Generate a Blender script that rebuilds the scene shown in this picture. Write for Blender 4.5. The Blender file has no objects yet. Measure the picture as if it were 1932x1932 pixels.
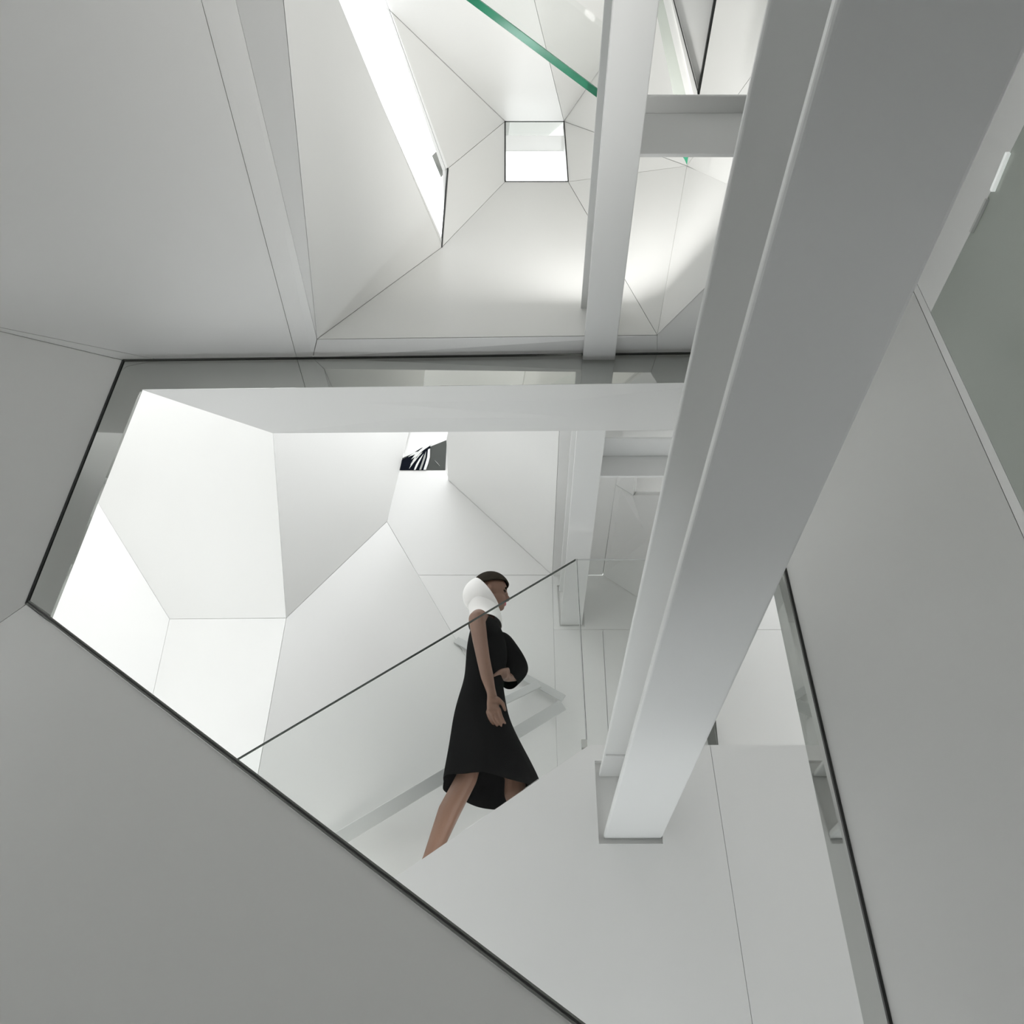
import bpy, bmesh, math, random
from mathutils import Vector, Matrix
from mathutils.geometry import tessellate_polygon
random.seed(4)
V = Vector
scene = bpy.context.scene
col = scene.collection

# ------------------------------------------------------------------ camera
FPX, CX, CY = 1541.0, 974.0, 966.0        # focal length and centre in pixels of the 1932 frame
PITCH = math.radians(38.12)               # the camera looks up the stair hall
EYE = V((0.0, 0.0, 1.55))
cam_data = bpy.data.cameras.new('camera')
cam = bpy.data.objects.new('camera', cam_data)
col.objects.link(cam)
cam.location = EYE
cam.rotation_euler = (math.pi / 2 + PITCH, 0, 0)
cam_data.sensor_width = 36.0
cam_data.lens = FPX / 1932.0 * 36.0
cam_data.shift_x = -(CX - 966.0) / 1932.0
cam_data.clip_start = 0.02
scene.camera = cam

# ------------------------------------------------------------------ world and exposure
world = bpy.data.worlds.new('overcast_sky')
scene.world = world
world.use_nodes = True
bg = world.node_tree.nodes['Background']
bg.inputs['Color'].default_value = (0.97, 0.985, 1.0, 1)
bg.inputs['Strength'].default_value = 2.75
scene.view_settings.view_transform = 'Standard'
scene.view_settings.look = 'None'
scene.view_settings.gamma = 1.0
scene.view_settings.exposure = 0.12
scene.view_settings.use_curve_mapping = False
try:
    scene.cycles.max_bounces = 10
    scene.cycles.diffuse_bounces = 6
    scene.cycles.glossy_bounces = 4
    scene.cycles.transmission_bounces = 8
    scene.cycles.transparent_max_bounces = 12
    scene.cycles.sample_clamp_indirect = 6.0
    scene.cycles.caustics_reflective = False
    scene.cycles.caustics_refractive = False
except Exception:
    pass

# ------------------------------------------------------------------ materials
def mat(name, color, rough=0.5, metal=0.0, noise=0.0, nscale=4.0, spec=0.5, bump=0.0):
    m = bpy.data.materials.new(name)
    m.use_nodes = True
    nt = m.node_tree
    b = nt.nodes['Principled BSDF']
    b.inputs['Base Color'].default_value = (*color, 1)
    b.inputs['Roughness'].default_value = rough
    b.inputs['Metallic'].default_value = metal
    b.inputs['Specular IOR Level'].default_value = spec
    tc = nt.nodes.new('ShaderNodeTexCoord')
    nz = nt.nodes.new('ShaderNodeTexNoise')
    nz.inputs['Scale'].default_value = nscale
    nz.inputs['Detail'].default_value = 3.0
    nt.links.new(tc.outputs['Object'], nz.inputs['Vector'])
    if noise > 0:
        mp = nt.nodes.new('ShaderNodeMapRange')
        mp.inputs['To Min'].default_value = 1.0 - noise
        mp.inputs['To Max'].default_value = 1.0 + noise
        nt.links.new(nz.outputs['Fac'], mp.inputs['Value'])
        mx = nt.nodes.new('ShaderNodeMix')
        mx.data_type = 'RGBA'; mx.blend_type = 'MULTIPLY'
        mx.inputs['Factor'].default_value = 1.0
        mx.inputs['A'].default_value = (*color, 1)
        nt.links.new(mp.outputs['Result'], mx.inputs['B'])
        nt.links.new(mx.outputs['Result'], b.inputs['Base Color'])
    if bump > 0:
        bp = nt.nodes.new('ShaderNodeBump')
        bp.inputs['Strength'].default_value = bump
        bp.inputs['Distance'].default_value = 0.002
        nt.links.new(nz.outputs['Fac'], bp.inputs['Height'])
        nt.links.new(bp.outputs['Normal'], b.inputs['Normal'])
    return m

def glass_mat(name, color, rough=0.0, ior=1.45):
    m = bpy.data.materials.new(name)
    m.use_nodes = True
    nt = m.node_tree
    nt.nodes.remove(nt.nodes['Principled BSDF'])
    out = nt.nodes['Material Output']
    tr = nt.nodes.new('ShaderNodeBsdfTransparent')
    tr.inputs['Color'].default_value = (*color, 1)
    gl = nt.nodes.new('ShaderNodeBsdfGlossy')
    gl.inputs['Roughness'].default_value = rough
    lw = nt.nodes.new('ShaderNodeLayerWeight')
    lw.inputs['Blend'].default_value = 0.5
    pw = nt.nodes.new('ShaderNodeMath'); pw.operation = 'POWER'; pw.inputs[1].default_value = 5.0
    fr = nt.nodes.new('ShaderNodeMath'); fr.operation = 'MULTIPLY_ADD'
    fr.inputs[1].default_value = 0.7; fr.inputs[2].default_value = 0.006
    nt.links.new(lw.outputs['Facing'], pw.inputs[0])
    nt.links.new(pw.outputs[0], fr.inputs[0])
    mx = nt.nodes.new('ShaderNodeMixShader')
    nt.links.new(fr.outputs[0], mx.inputs[0])
    nt.links.new(tr.outputs[0], mx.inputs[1])
    nt.links.new(gl.outputs[0], mx.inputs[2])
    nt.links.new(mx.outputs[0], out.inputs['Surface'])
    return m

M = {}
M['panel'] = mat('white_lacquer_panel', (0.80, 0.80, 0.785), 0.38, noise=0.012, nscale=1.3)
M['steel'] = mat('white_painted_steel', (0.76, 0.765, 0.755), 0.42, noise=0.015, nscale=2.0)
M['joint'] = mat('grey_joint_backing', (0.42, 0.42, 0.41), 0.8, noise=0.03)
M['mirror'] = mat('polished_steel_mirror', (0.53, 0.54, 0.52), 0.03, 1.0, noise=0.02, nscale=3.0, bump=0.03)
M['black'] = mat('black_edge_trim', (0.012, 0.013, 0.012), 0.35, noise=0.05)
M['darksteel'] = mat('dark_steel_edge', (0.16, 0.165, 0.155), 0.25, 0.6, noise=0.05)
M['plaster'] = mat('white_plaster', (0.82, 0.82, 0.81), 0.6, noise=0.02)
M['floor'] = mat('grey_resin_floor', (0.09, 0.09, 0.087), 0.35, noise=0.02)
M['glass'] = glass_mat('clear_glass', (0.985, 0.993, 0.988))
M['glass_edge'] = mat('green_glass_edge', (0.04, 0.30, 0.17), 0.12, noise=0.35, nscale=9.0)
M['glass_edge_dark'] = mat('dark_glass_edge', (0.05, 0.06, 0.055), 0.15, noise=0.1)
M['rail'] = mat('white_handrail', (0.60, 0.61, 0.60), 0.35, noise=0.02)

# ------------------------------------------------------------------ helpers
SP, CP = math.sin(PITCH), math.cos(PITCH)
def ray(u, v):
    a, b = (u - CX) / FPX, (CY - v) / FPX
    return V((a, CP - b * SP, SP + b * CP))
def PY(u, v, y):
    d = ray(u, v); return EYE + d * (y / d.y)
def PZ(u, v, z):                                   # z measured from eye level
    d = ray(u, v); return EYE + d * (z / d.z)
class Plane:
    def __init__(s, a, b, c):
        s.p = a; s.n = (b - a).cross(c - a).normalized()
    def at(s, u, v):
        d = ray(u, v); return EYE + d * ((s.p - EYE).dot(s.n) / d.dot(s.n))

def tag(o, label=None, cat=None, group=None, kind=None):
    if label: o['label'] = label
    if cat: o['category'] = cat
    if group: o['group'] = group
    if kind: o['kind'] = kind
    return o

def mesh_obj(name, verts, faces, material, parent=None, smooth=False):
    me = bpy.data.meshes.new(name)
    me.from_pydata([tuple(p) for p in verts], [], faces)
    me.validate()
    bm = bmesh.new(); bm.from_mesh(me)
    bmesh.ops.recalc_face_normals(bm, faces=bm.faces)
    bm.to_mesh(me); bm.free()
    if smooth:
        for p in me.polygons: p.use_smooth = True
    o = bpy.data.objects.new(name, me)
    me.materials.append(material)
    col.objects.link(o)
    if parent is not None: o.parent = parent
    return o

def empty(name, loc=(0, 0, 0)):
    o = bpy.data.objects.new(name, None); col.objects.link(o)
    o.empty_display_size = 0.1
    o.location = loc
    return o

def newell(pts):
    n = V((0, 0, 0))
    for i, p in enumerate(pts):
        q = pts[(i + 1) % len(pts)]
        n += V(((p.y - q.y) * (p.z + q.z), (p.z - q.z) * (p.x + q.x), (p.x - q.x) * (p.y + q.y)))
    return n.normalized()

def offset_poly(pts, n, d, free=()):
    """move every edge of a planar polygon inwards by d (negative: outwards); edges in free stay"""
    k = len(pts); res = []
    if free:
        def fixed(a, b): return any((a is p and b is q) or (a is q and b is p) for p, q in free)
        for i in range(k):
            p0, p1, p2 = pts[i - 1], pts[i], pts[(i + 1) % k]
            e0 = (p1 - p0).normalized(); e1 = (p2 - p1).normalized()
            m0 = n.cross(e0); m1 = n.cross(e1)
            d0 = 0.0 if fixed(p0, p1) else d
            d1 = 0.0 if fixed(p1, p2) else d
            c = m0.dot(m1); den = max(1 - c * c, 0.05)
            a = (d0 - d1 * c) / den; b = (d1 - d0 * c) / den
            res.append(p1 + m0 * a + m1 * b)
        return res
    for i in range(k):
        p0, p1, p2 = pts[i - 1], pts[i], pts[(i + 1) % k]
        e0 = (p1 - p0).normalized(); e1 = (p2 - p1).normalized()
        m0 = n.cross(e0); m1 = n.cross(e1)
        den = 1.0 + m0.dot(m1)
        if den < 0.15: den = 0.15
        res.append(p1 + (m0 + m1) * (d / den))
    return res

SHELLS = []
class Shell:
    """a piece of the setting: a grey backing mesh and one panel object per facet"""
    def __init__(s, name, label, cat):
        s.name, s.label, s.cat = name, label, cat
        s.facets = []
        SHELLS.append(s)
    def facet(s, pts, gap=0.0013, thick=0.014, holes=None, material=None, name='panel', **kw):
        n = newell(pts)
        c = sum(pts, V((0, 0, 0))) / len(pts)
        if n.dot(EYE - c) < 0:
            pts = list(reversed(pts)); n = -n
        s.facets.append((list(pts), n, gap, thick, holes, material or M['panel'], name))
    def build(s):
        me = bpy.data.meshes.new(s.name)
        s.o = bpy.data.objects.new(s.name, me); col.objects.link(s.o)
        me.materials.append(M['joint'])
        return tag(s.o, s.label, s.cat, kind='structure')

def finish_shells():
    """mitre all facets against their neighbours, then make the panels and the backing"""
    near = {}
    key = lambda p: (round(p.x, 3), round(p.y, 3), round(p.z, 3))
    for sh in SHELLS:
        for (pts, n, *_r) in sh.facets:
            for p in pts: near.setdefault(key(p), []).append(n)
    def mitre(p, n, t):
        ns = []
        for q in near[key(p)]:
            if all(q.dot(r) < 0.9995 for r in ns): ns.append(q)
        o = -n
        for _ in range(60):                                   # relax to n_i . o = -1 for every facet meeting here
            for q in ns: o -= q * (q.dot(o) + 1.0)
        if o.length > 3.0: o = o * (3.0 / o.length)
        return o * t
    for sh in SHELLS:
        bv, bf = [], []
        for (pts, n, gap, thick, holes, material, name) in sh.facets:
            front = offset_poly(pts, n, gap) if gap else list(pts)
            back = [f + mitre(p, n, thick) for f, p in zip(front, pts)]
            lf_, lb_ = [front], [back]
            for h in (holes or []):
                hh = list(h) if newell(h).dot(n) < 0 else list(reversed(h))
                lf_.append(hh); lb_.append([p - n * thick for p in hh])
            verts, faces = [], []
            for l in lf_: verts += l
            nf = len(verts)
            for l in lb_: verts += l
            if len(lf_) == 1:
                k = len(front)
                faces.append(tuple(range(k))); faces.append(tuple(range(nf + k - 1, nf - 1, -1)))
            else:
                for t in tessellate_polygon(lf_):
                    faces.append(tuple(t)); faces.append(tuple(nf + i for i in reversed(t)))
            st = 0
            for l in lf_:
                k = len(l)
                for i in range(k):
                    j = (i + 1) % k
                    faces.append((st + i, nf + st + i, nf + st + j, st + j))
                st += k
            mesh_obj(name, verts, faces, material, sh.o)
            if not holes:
                k = len(pts); b0 = len(bv)
                bv += [p + mitre(p, n, thick + 0.001) for p in pts] + [p + mitre(p, n, thick + 0.02) for p in pts]
                bf.append(tuple(range(b0, b0 + k))); bf.append(tuple(range(b0 + 2 * k - 1, b0 + k - 1, -1)))
                for i in range(k):
                    j = (i + 1) % k
                    bf.append((b0 + i, b0 + k + i, b0 + k + j, b0 + j))
        sh.o.data.from_pydata([tuple(p) for p in bv], [], bf)
        sh.o.data.materials.append(M['plaster'])                # rear faces whitened to bounce light into the hall, joint side stays grey
        front_ids = set(); c = 0
        for (pts, *_r) in sh.facets:
            if _r[3]: continue
            front_ids.add(c); c += 2 + len(pts)
        for i, p in enumerate(sh.o.data.polygons):
            if i not in front_ids: p.material_index = 1

def box(name, lo, hi, material, parent=None):
    (x0, y0, z0), (x1, y1, z1) = lo, hi
    vs = [V((x, y, z)) for x in (x0, x1) for y in (y0, y1) for z in (z0, z1)]
    fs = [(0, 1, 3, 2), (4, 6, 7, 5), (0, 4, 5, 1), (2, 3, 7, 6), (0, 2, 6, 4), (1, 5, 7, 3)]
    return mesh_obj(name, vs, fs, material, parent)

def bar(name, p, q, w, h, up, material, parent=None):
    """rectangular bar from p to q: w across, h along up"""
    d = (q - p).normalized()
    s = d.cross(up).normalized(); u = s.cross(d).normalized()
    vs = []
    for e in (p, q):
        for a, b in ((-1, -1), (1, -1), (1, 1), (-1, 1)):
            vs.append(e + s * (a * w / 2) + u * (b * h / 2))
    fs = [(0, 1, 2, 3), (7, 6, 5, 4)] + [(i, 4 + i, 4 + (i + 1) % 4, (i + 1) % 4) for i in range(4)]
    return mesh_obj(name, vs, fs, material, parent)

def bevel(o, w=0.004, seg=2):
    m = o.modifiers.new('bevel', 'BEVEL'); m.width = w; m.segments = seg; m.limit_method = 'ANGLE'
    m.angle_limit = math.radians(40)
    return o

# ------------------------------------------------------------------ key points of the place
YF = 2.40                                         # opening wall
YS = 3.60                                         # stair wall
YB = 4.675                                        # back wall of the stair hall
def top_v(u): return 680 - 14 * (u - 233) / 1072.0
def low_v(u): return 735 - 13 * (u - 265) / 1025.0
A = PY(233, 680, YF); D = PY(1386, top_v(1386), YF)
A1 = PY(265, 735, YF); D1 = PY(1376, low_v(1376), YF)
B1 = PY(86, 1186, 2.60)
pl_left = Plane(A, A1, B1)
B = pl_left.at(50, 1140)
E = PY(1300, 2101, 2.02)
R0 = PY(1742, 2200, 2.50)
R1i = PY(1686, 2200, 2.70); R0i = PY(1376, 722, 2.58)

# ------------------------------------------------------------------ front wall with the big opening
wf = Shell('wall_front', 'white faceted foyer wall around the large polygonal opening', 'wall')
Lm = PY(-230, 571, 2.12)
OPEN = [(A, B), (B, E), (D, R0), (A1, D1)]
pF2 = Plane(A, B, Lm)
L2 = pF2.at(-230, 1336)
wf.facet([A, B, L2, Lm], free=OPEN)
pF3 = Plane(B, L2, E)
wf.facet([B, E, pF3.at(1300, 2700), pF3.at(-230, 2700), L2], free=OPEN)
Rr = PY(2200, 1615, 2.0)
pF4 = Plane(D, R0, Rr)
T0 = pF4.at(1663, 414)
wf.facet([D, T0, Rr, pF4.at(2200, 2500), R0], free=OPEN)
# thin strip facet beside the right-hand seam
T1 = PY(1667, 401, T0.y - 0.01)
Tm = PY(1756, 590, pF4.at(1756, 600).y - 0.02)
pT = Plane(T0, Rr, Tm)
Rr2 = pT.at(2200, 1539)
T1 = pT.at(1667, 401)
wf.facet([T0, Rr, Rr2, Tm, T1], free=OPEN)
# dim soffit to the right of the near beam and the glossy pane beyond
N1 = PZ(2149, -200, 2.35)
pF6 = Plane(T1, Tm, N1)
F6c = pF6.at(1800, -300)
wf.facet([T1, Tm, N1, F6c], free=OPEN)
wall_front_panels = wf
pF5 = Plane(Tm, Rr2, N1)
# header soffit behind the mirror band
ZS = A1.z - EYE.z
wf.facet([A1, D1, PZ(1376, 811, ZS), PZ(515, 818, ZS)], free=OPEN)
wall_front = wf.build()
mesh_obj('mirror_strip', [A, D, D1, A1] + [p + V((0, 0.012, 0)) for p in (A, D, D1, A1)],
         [(0, 1, 2, 3), (7, 6, 5, 4), (0, 4, 5, 1), (1, 5, 6, 2), (2, 6, 7, 3), (3, 7, 4, 0)], M['mirror'], wall_front)
def plate(name, pts, t, material, parent):
    n = newell(pts)
    if n.dot(EYE - pts[0]) < 0: pts = list(reversed(pts)); n = -n
    k = len(pts)
    vs = list(pts) + [p - n * t for p in pts]
    fs = [tuple(range(k)), tuple(range(2 * k - 1, k - 1, -1))] + [(i, k + i, k + (i + 1) % k, (i + 1) % k) for i in range(k)]
    return mesh_obj(name, vs, fs, material, parent)
plate('mirror_strip', [A, A1, B1, B], 0.012, M['mirror'], wall_front)
plate('mirror_strip', [D, R0, R1i, R0i], 0.012, M['mirror'], wall_front)
def edge(p, q, w, material, inset=V((0, 0, 0)), name='edge_trim', h=0.012):
    up = V((0, -1, 0))
    return bar(name, p + inset, q + inset, w, h, up, material, wall_front)
edge(A, B, 0.007, M['black'])
edge(A, D, 0.005, M['darksteel'])
nb = (E - B).normalized().cross(V((0, 1, 0)))
if nb.z < 0: nb = -nb
edge(B, E, 0.005, M['darksteel'], nb * 0.0025)
edge(B, E, 0.006, M['black'], nb * 0.008)
edge(B, E, 0.005, M['darksteel'], nb * 0.0135)
edge(D, R0, 0.009, M['black'])
# glossy greenish pane at the far right
gp = plate('glass_infill', [Tm, Rr2, N1], 0.012, mat('grey_back_painted_glass', (0.42, 0.45, 0.41), 0.12, noise=0.02), wall_front)

# ------------------------------------------------------------------ foyer ceiling
ce = Shell('ceiling', 'white faceted ceiling above the foyer with thin grey joints', 'ceiling')
FREE = []
C1 = PY(560, top_v(560), YF); C2 = PY(590, top_v(590), YF); C0 = PY(300, top_v(300), YF)
pF1 = Plane(C0, C1, Lm)
F1a, F1b = pF1.at(313, -250), pF1.at(-250, -250)
FREE += [(C0, C1)]
ce.facet([C0, C1, F1a, F1b, Lm], free=FREE)
FREE += [(C0, A)]
ce.facet([C0, A, Lm], free=FREE)
H1 = PZ(598, 640, 2.765); H2 = PZ(1240, 632, 2.765); H3 = PZ(833, 467, 3.6)
pK1 = Plane(F1a, C1, H1)
K1a = pK1.at(385, -250)
FREE += [(C1, C2)]
ce.facet([C1, C2, H1, K1a, F1a], free=FREE)
K2a = PZ(510, -250, 2.95)
ce.facet([H1, K2a, K1a], free=FREE)
pK2 = Plane(H1, H3, K2a)
K2b = pK2.at(537, -250)
FREE.append((H3, K2b))
ce.facet([H1, H3, K2b, K2a], free=FREE)
# strip along the mirror
O3 = PY(1240, top_v(1240), YF)
FREE += [(C2, O3), (O3, D)]
ce.facet([C2, O3, H2, H1], free=FREE)
pG1 = Plane(H1, H2, H3)
Wbl, Wbr = pG1.at(953, 343), pG1.at(1072, 343)
FREE += [(Wbl, Wbr)]
ce.facet([H1, H3, Wbl, Wbr, H2], free=FREE)
H4 = PZ(845, 318, 4.15)
pG2 = Plane(H3, H4, Wbl)
Wtl = pG2.at(953, 229)
FREE += [(H3, H4), (Wtl, Wbl)]
ce.facet([H3, H4, Wtl, Wbl], free=FREE)
U1 = PZ(738, 22, 4.05)
FREE += [(H4, U1)]
ce.facet([H4, Wtl, U1], free=FREE)
pW = Plane(Wbl, Wbr, Wtl)
Wtr = pW.at(1064, 229)
pG4 = Plane(U1, Wtl, Wtr)
U2, U3 = pG4.at(640, -250), pG4.at(947, -250)
FREE += [(U1, U2), (Wtr, Wtl)]
ce.facet([U1, U2, U3, Wtr, Wtl], free=FREE)
J = PZ(1296, 313, 4.0)
ce.facet([H2, Wbr, J], free=FREE)
pG5 = Plane(Wtr, Wbr, J)
FREE += [(Wtr, Wbr)]
X5 = PZ(1395, -250, 4.3)
ce.facet([Wtr, J, Wbr])
ce.facet([Wtr, X5, J])
ce.facet([Wtr, U3, X5])
# right-hand facets
pS = Plane(H2, O3, PY(1386, top_v(1386), YF))
Q1 = pS.at(1480, 395)
Q7 = PZ(1700, -250, 2.9)
ce.facet([H2, J, Q1])
ce.facet([J, X5, Q7])
ce.facet([J, Q7, Q1])
ce.facet([O3, H2, Q1, D], free=FREE)
ce.facet([D, T0, Q1])
ce.facet([Q1, T0, T1])
ce.facet([Q1, T1, F6c])
ce.facet([Q1, F6c, Q7])
ceiling = ce.build()

# ------------------------------------------------------------------ stair hall: back wall and its facets
wb = Shell('wall_back', 'white faceted back wall of the stair hall behind the walking person', 'wall')
def WB(u, v): return PY(u, v, YB)
P2 = PY(540, 1166, 4.18)
S1, S2 = WB(789, 1085), WB(1054, 1540)
P3 = S1 + (S1 - S2) * 0.0 + (WB(730, 984) - S1)
T2 = WB(772, 815)
pR2 = Plane(P2, P3, T2)
P1 = pR2.at(515, 818)
wb.facet([P1, P2, P3, T2, pR2.at(800, 700), pR2.at(500, 650)], gap=0.0008)
Aq = PY(265, 735, 4.60)
pR1 = Plane(Aq, P1, P2)
P4 = pR1.at(320, 1168); Q0 = pR1.at(60, 745)
wb.facet([P1, P2, P4, Q0, pR1.at(100, 560), pR1.at(500, 700)], gap=0.0008)
pR3 = Plane(S1, S2, P2)
G0 = pR3.at(425, 1800)
wb.facet([P3, P2, G0, pR3.at(1054, 1800), S2])
pR4 = Plane(P2, P4, G0)
G1 = pR4.at(212, 1655)
wb.facet([P4, P2, G0, G1])
wb.facet([Q0, P4, G1, Plane(Q0, P4, G1).at(-100, 1500)])
# upright facets
c0 = WB(1042, 1085)
wb.facet([S1, c0, S2])
Dg = WB(845, 905)
wb.facet([P3, S1, c0, Dg, WB(842, 887), WB(750, 887)])
E1 = PZ(1055, 815, c0.z - EYE.z)
pR6 = Plane(Dg, c0, E1)
E1b = PZ(1062, 690, c0.z - EYE.z)
wb.facet([Dg, c0, E1, E1b, pR6.at(870, 690), pR6.at(842, 830)])
ZC = c0.z - EYE.z
K0 = WB(1137, 1085)
K1 = PZ(1162, 915, ZC)
wb.facet([c0, K0, PZ(1180, 790, ZC), E1b, E1])                      # ceiling strip above the far beam
seam = 1188
hole = [WB(1051, 1104), WB(1098, 1104), WB(1103, 1182), WB(1056, 1182)]
K3 = WB(1200, 1125)
K4 = WB(1330, 1207)
wb.facet([c0, WB(1330, 1085), WB(1300, seam), WB(1044.5, seam)], holes=[hole])
wb.facet([WB(1044.5, seam), WB(1137, seam), WB(1160, 1600), WB(1054, 1600), S2])
wb.facet([WB(1137, seam), WB(1300, seam), WB(1300, 1600), WB(1160, 1600)])
wb.facet([WB(1300, seam), WB(1700, seam), WB(1700, 1600), WB(1300, 1600)])
wb.facet([WB(1300, seam), WB(1700, seam), WB(1700, 450), WB(1300, 450)])
pR10 = Plane(K0, K1, K3)
wb.facet([K0, K1, PZ(1195, 935, ZC - 0.02), pR10.at(1330, 935), pR10.at(1330, 1207)])
wb.facet([K1, PZ(1195, 935, ZC - 0.02), PZ(1202, 860, ZC - 0.05), PZ(1170, 860, ZC)])
wb.facet([PY(757, 930, YB + 0.02), PY(860, 930, YB + 0.02), PY(880, 690, YB + 0.02), PY(772, 690, YB + 0.02)])
wb.facet([PZ(1100, 1000, ZC + 0.1), PZ(1400, 1000, ZC + 0.1), PZ(1400, 600, ZC + 0.1), PZ(1100, 600, ZC + 0.1)])
wall_back = wb.build()
plate('recess', [PY(u, v, 4.62) for u, v in ((1333, 1384), (1350, 1352), (1356, 1412), (1338, 1412))], 0.01, M['darksteel'], wall_back)  # flat dark plate painted as the darkness of a small opening
# recess of the far beam
pk = WB(1077, 1143)
box('beam_pocket', (hole[0].x - 0.01, YB + 0.012, hole[2].z - 0.01), (hole[1].x + 0.02, YB + 0.02, hole[0].z + 0.01), M['panel'], wall_back)

# ------------------------------------------------------------------ stair wall below the balustrade
wi = Shell('wall_stair', 'pale grey stair wall with a sloping top edge and a beam pocket', 'wall')
def WS(u, v): return PY(u, v, YS)
ZL = WS(1112, 1405).z                                 # landing level
kx = WS(1112, 1405)
seamtop = WS(1340, 1408)
hole2 = [WS(1122, 1435), WS(1244, 1435), WS(1251, 1592), WS(1130, 1592)]
lowz = -0.3
sx = seamtop.x
left_low = WS(200, 2028)
wi.facet([kx, V((sx, YS, ZL)), V((sx, YS, lowz)), V((left_low.x, YS, lowz)), left_low], holes=[hole2], thick=0.03, gap=0.001)
wi.facet([V((sx, YS, ZL)), V((sx + 1.2, YS, ZL)), V((sx + 1.2, YS, lowz)), V((sx, YS, lowz))], thick=0.03, gap=0.001)
wall_stair = wi.build()
box('beam_pocket', (hole2[0].x - 0.03, YS + 0.03, hole2[2].z - 0.03), (hole2[1].x + 0.03, YS + 0.045, hole2[0].z + 0.03), M['panel'], wall_stair)

# ------------------------------------------------------------------ the rest of the rooms (floor, outer walls, roof, windows)
FX0, FX1, FY0 = -2.7, 3.0, -2.6
tag(box('floor', (-5.2, FY0, -0.12), (3.4, 2.35, 0.0), M['floor']), 'dark grey resin floor of the foyer', 'floor', kind='structure')
tag(box('floor_hall', (-5.2, 2.35, -0.12), (3.4, 6.2, 0.0), mat('white_hall_floor', (0.86, 0.86, 0.86), 0.4, noise=0.02)), 'white floor at the foot of the stair hall', 'floor', kind='structure')
wrt = Shell('wall_right', 'plain white outer wall right of the large beam with a low window', 'wall')
wrt.facet([V((FX1, FY0, 0)), V((FX1, 2.55, 0)), V((FX1, 2.55, 1.1)), V((FX1, 4.4, 1.1)), V((FX1, 4.4, 0)), V((FX1, 5.6, 0)), V((FX1, 5.6, 7.2)), V((FX1, FY0, 7.2))], gap=0)
wrt.build()
def side_window(name, x, y0, y1, z0, z1, n, label):
    w = tag(empty(name, (x, y0, z0)), label, 'window', kind='structure')
    box('pane', (-0.004, 0.02, 0.02), (0.004, y1 - y0 - 0.02, z1 - z0 - 0.02), M['glass'], w)
    for i in range(n + 1):
        yy = (y1 - y0) * i / n
        box('mullion', (-0.03, yy - 0.02, 0), (0.03, yy + 0.02, z1 - z0), M['steel'], w)
    for zz in (0.0, z1 - z0): box('frame_rail', (-0.03, 0, zz - 0.02), (0.03, y1 - y0, zz + 0.02), M['steel'], w)
side_window('window_3', FX1 + 0.01, 2.55, 4.4, 0.0, 1.1, 2, 'low window in the outer wall right of the stair hall')
side_window('window_4', -4.31, 2.2, 4.2, 0.0, 0.9, 3, 'tall glazed window lighting the left of the stair hall')
wl = tag(box('wall_left', (FX0 - 0.1, FY0, 0.0), (FX0, 2.1, 7.2), M['plaster']), 'plain white outer wall left of the foyer', 'wall', kind='structure')
wr = Shell('wall_rear', 'plain white wall behind the foyer with a wide doorway', 'wall')
wr.facet([V((FX0, FY0, 0)), V((-0.5, FY0, 0)), V((-0.5, FY0, 2.1)), V((0.5, FY0, 2.1)), V((0.5, FY0, 0)), V((FX1, FY0, 0)), V((FX1, FY0, 7.2)), V((FX0, FY0, 7.2))], ex=0, gap=0)
wr.build()
dr = tag(box('door_1', (-0.5, FY0 - 0.05, 0.0), (0.5, FY0 - 0.01, 2.1), M['plaster']), 'plain white door behind the foyer', 'door', kind='structure')
bevel(box('door_handle', (0.36, FY0 - 0.01, 1.0), (0.46, FY0 + 0.04, 1.03), M['mirror'], dr), 0.004)
tag(box('ceiling_roof', (FX0 - 0.1, FY0, 7.1), (FX1 + 0.1, 0.95, 7.2), M['plaster']), 'flat white roof slab over the upper void', 'ceiling', kind='structure')

hl = Shell('wall_outer', 'plain white outer wall beyond the left of the stair hall with a large window', 'wall')
HX = -4.3
hl.facet([V((HX, 2.1, 0)), V((HX, 2.2, 0)), V((HX, 2.2, 0.9)), V((HX, 4.2, 0.9)), V((HX, 4.2, 0)), V((HX, 6.2, 0)), V((HX, 6.2, 7.2)), V((HX, 2.1, 7.2))], gap=0)
hl.facet([V((HX, 2.1, 0)), V((-4.1, 2.1, 0)), V((-4.1, 2.1, 3.6)), V((-2.9, 2.1, 3.6)), V((-2.9, 2.1, 0)), V((FX0, 2.1, 0)), V((FX0, 2.1, 7.2)), V((HX, 2.1, 7.2))], gap=0)
hl.build()
w5 = tag(empty('added_window_5', (-4.1, 2.1, 0.0)), 'unseen tall window added at the left corner to light the stair back wall', 'window', kind='structure')  # added out of view to brighten the stair back wall
box('pane', (0.02, -0.004, 0.02), (1.18, 0.004, 3.58), M['glass'], w5)
for xx in (0.0, 0.6, 1.2): box('mullion', (xx - 0.02, -0.03, 0), (xx + 0.02, 0.03, 3.6), M['steel'], w5)
tag(box('shade_slab_bay', (0.5, 2.6, 7.1), (FX1 + 0.1, 4.62, 7.2), M['plaster']), 'unseen flat slab added over the right of the stair hall to shade it', 'ceiling', kind='structure')  # added out of view to keep sky light off a hall facet
tag(box('shade_slab_hall', (-2.0, 4.62, 7.1), (FX1 + 0.1, 6.2, 7.2), M['plaster']), 'unseen flat slab added over the stair hall to cut the light from above', 'ceiling', kind='structure')  # added out of view to weaken the rooflight in the hall

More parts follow.
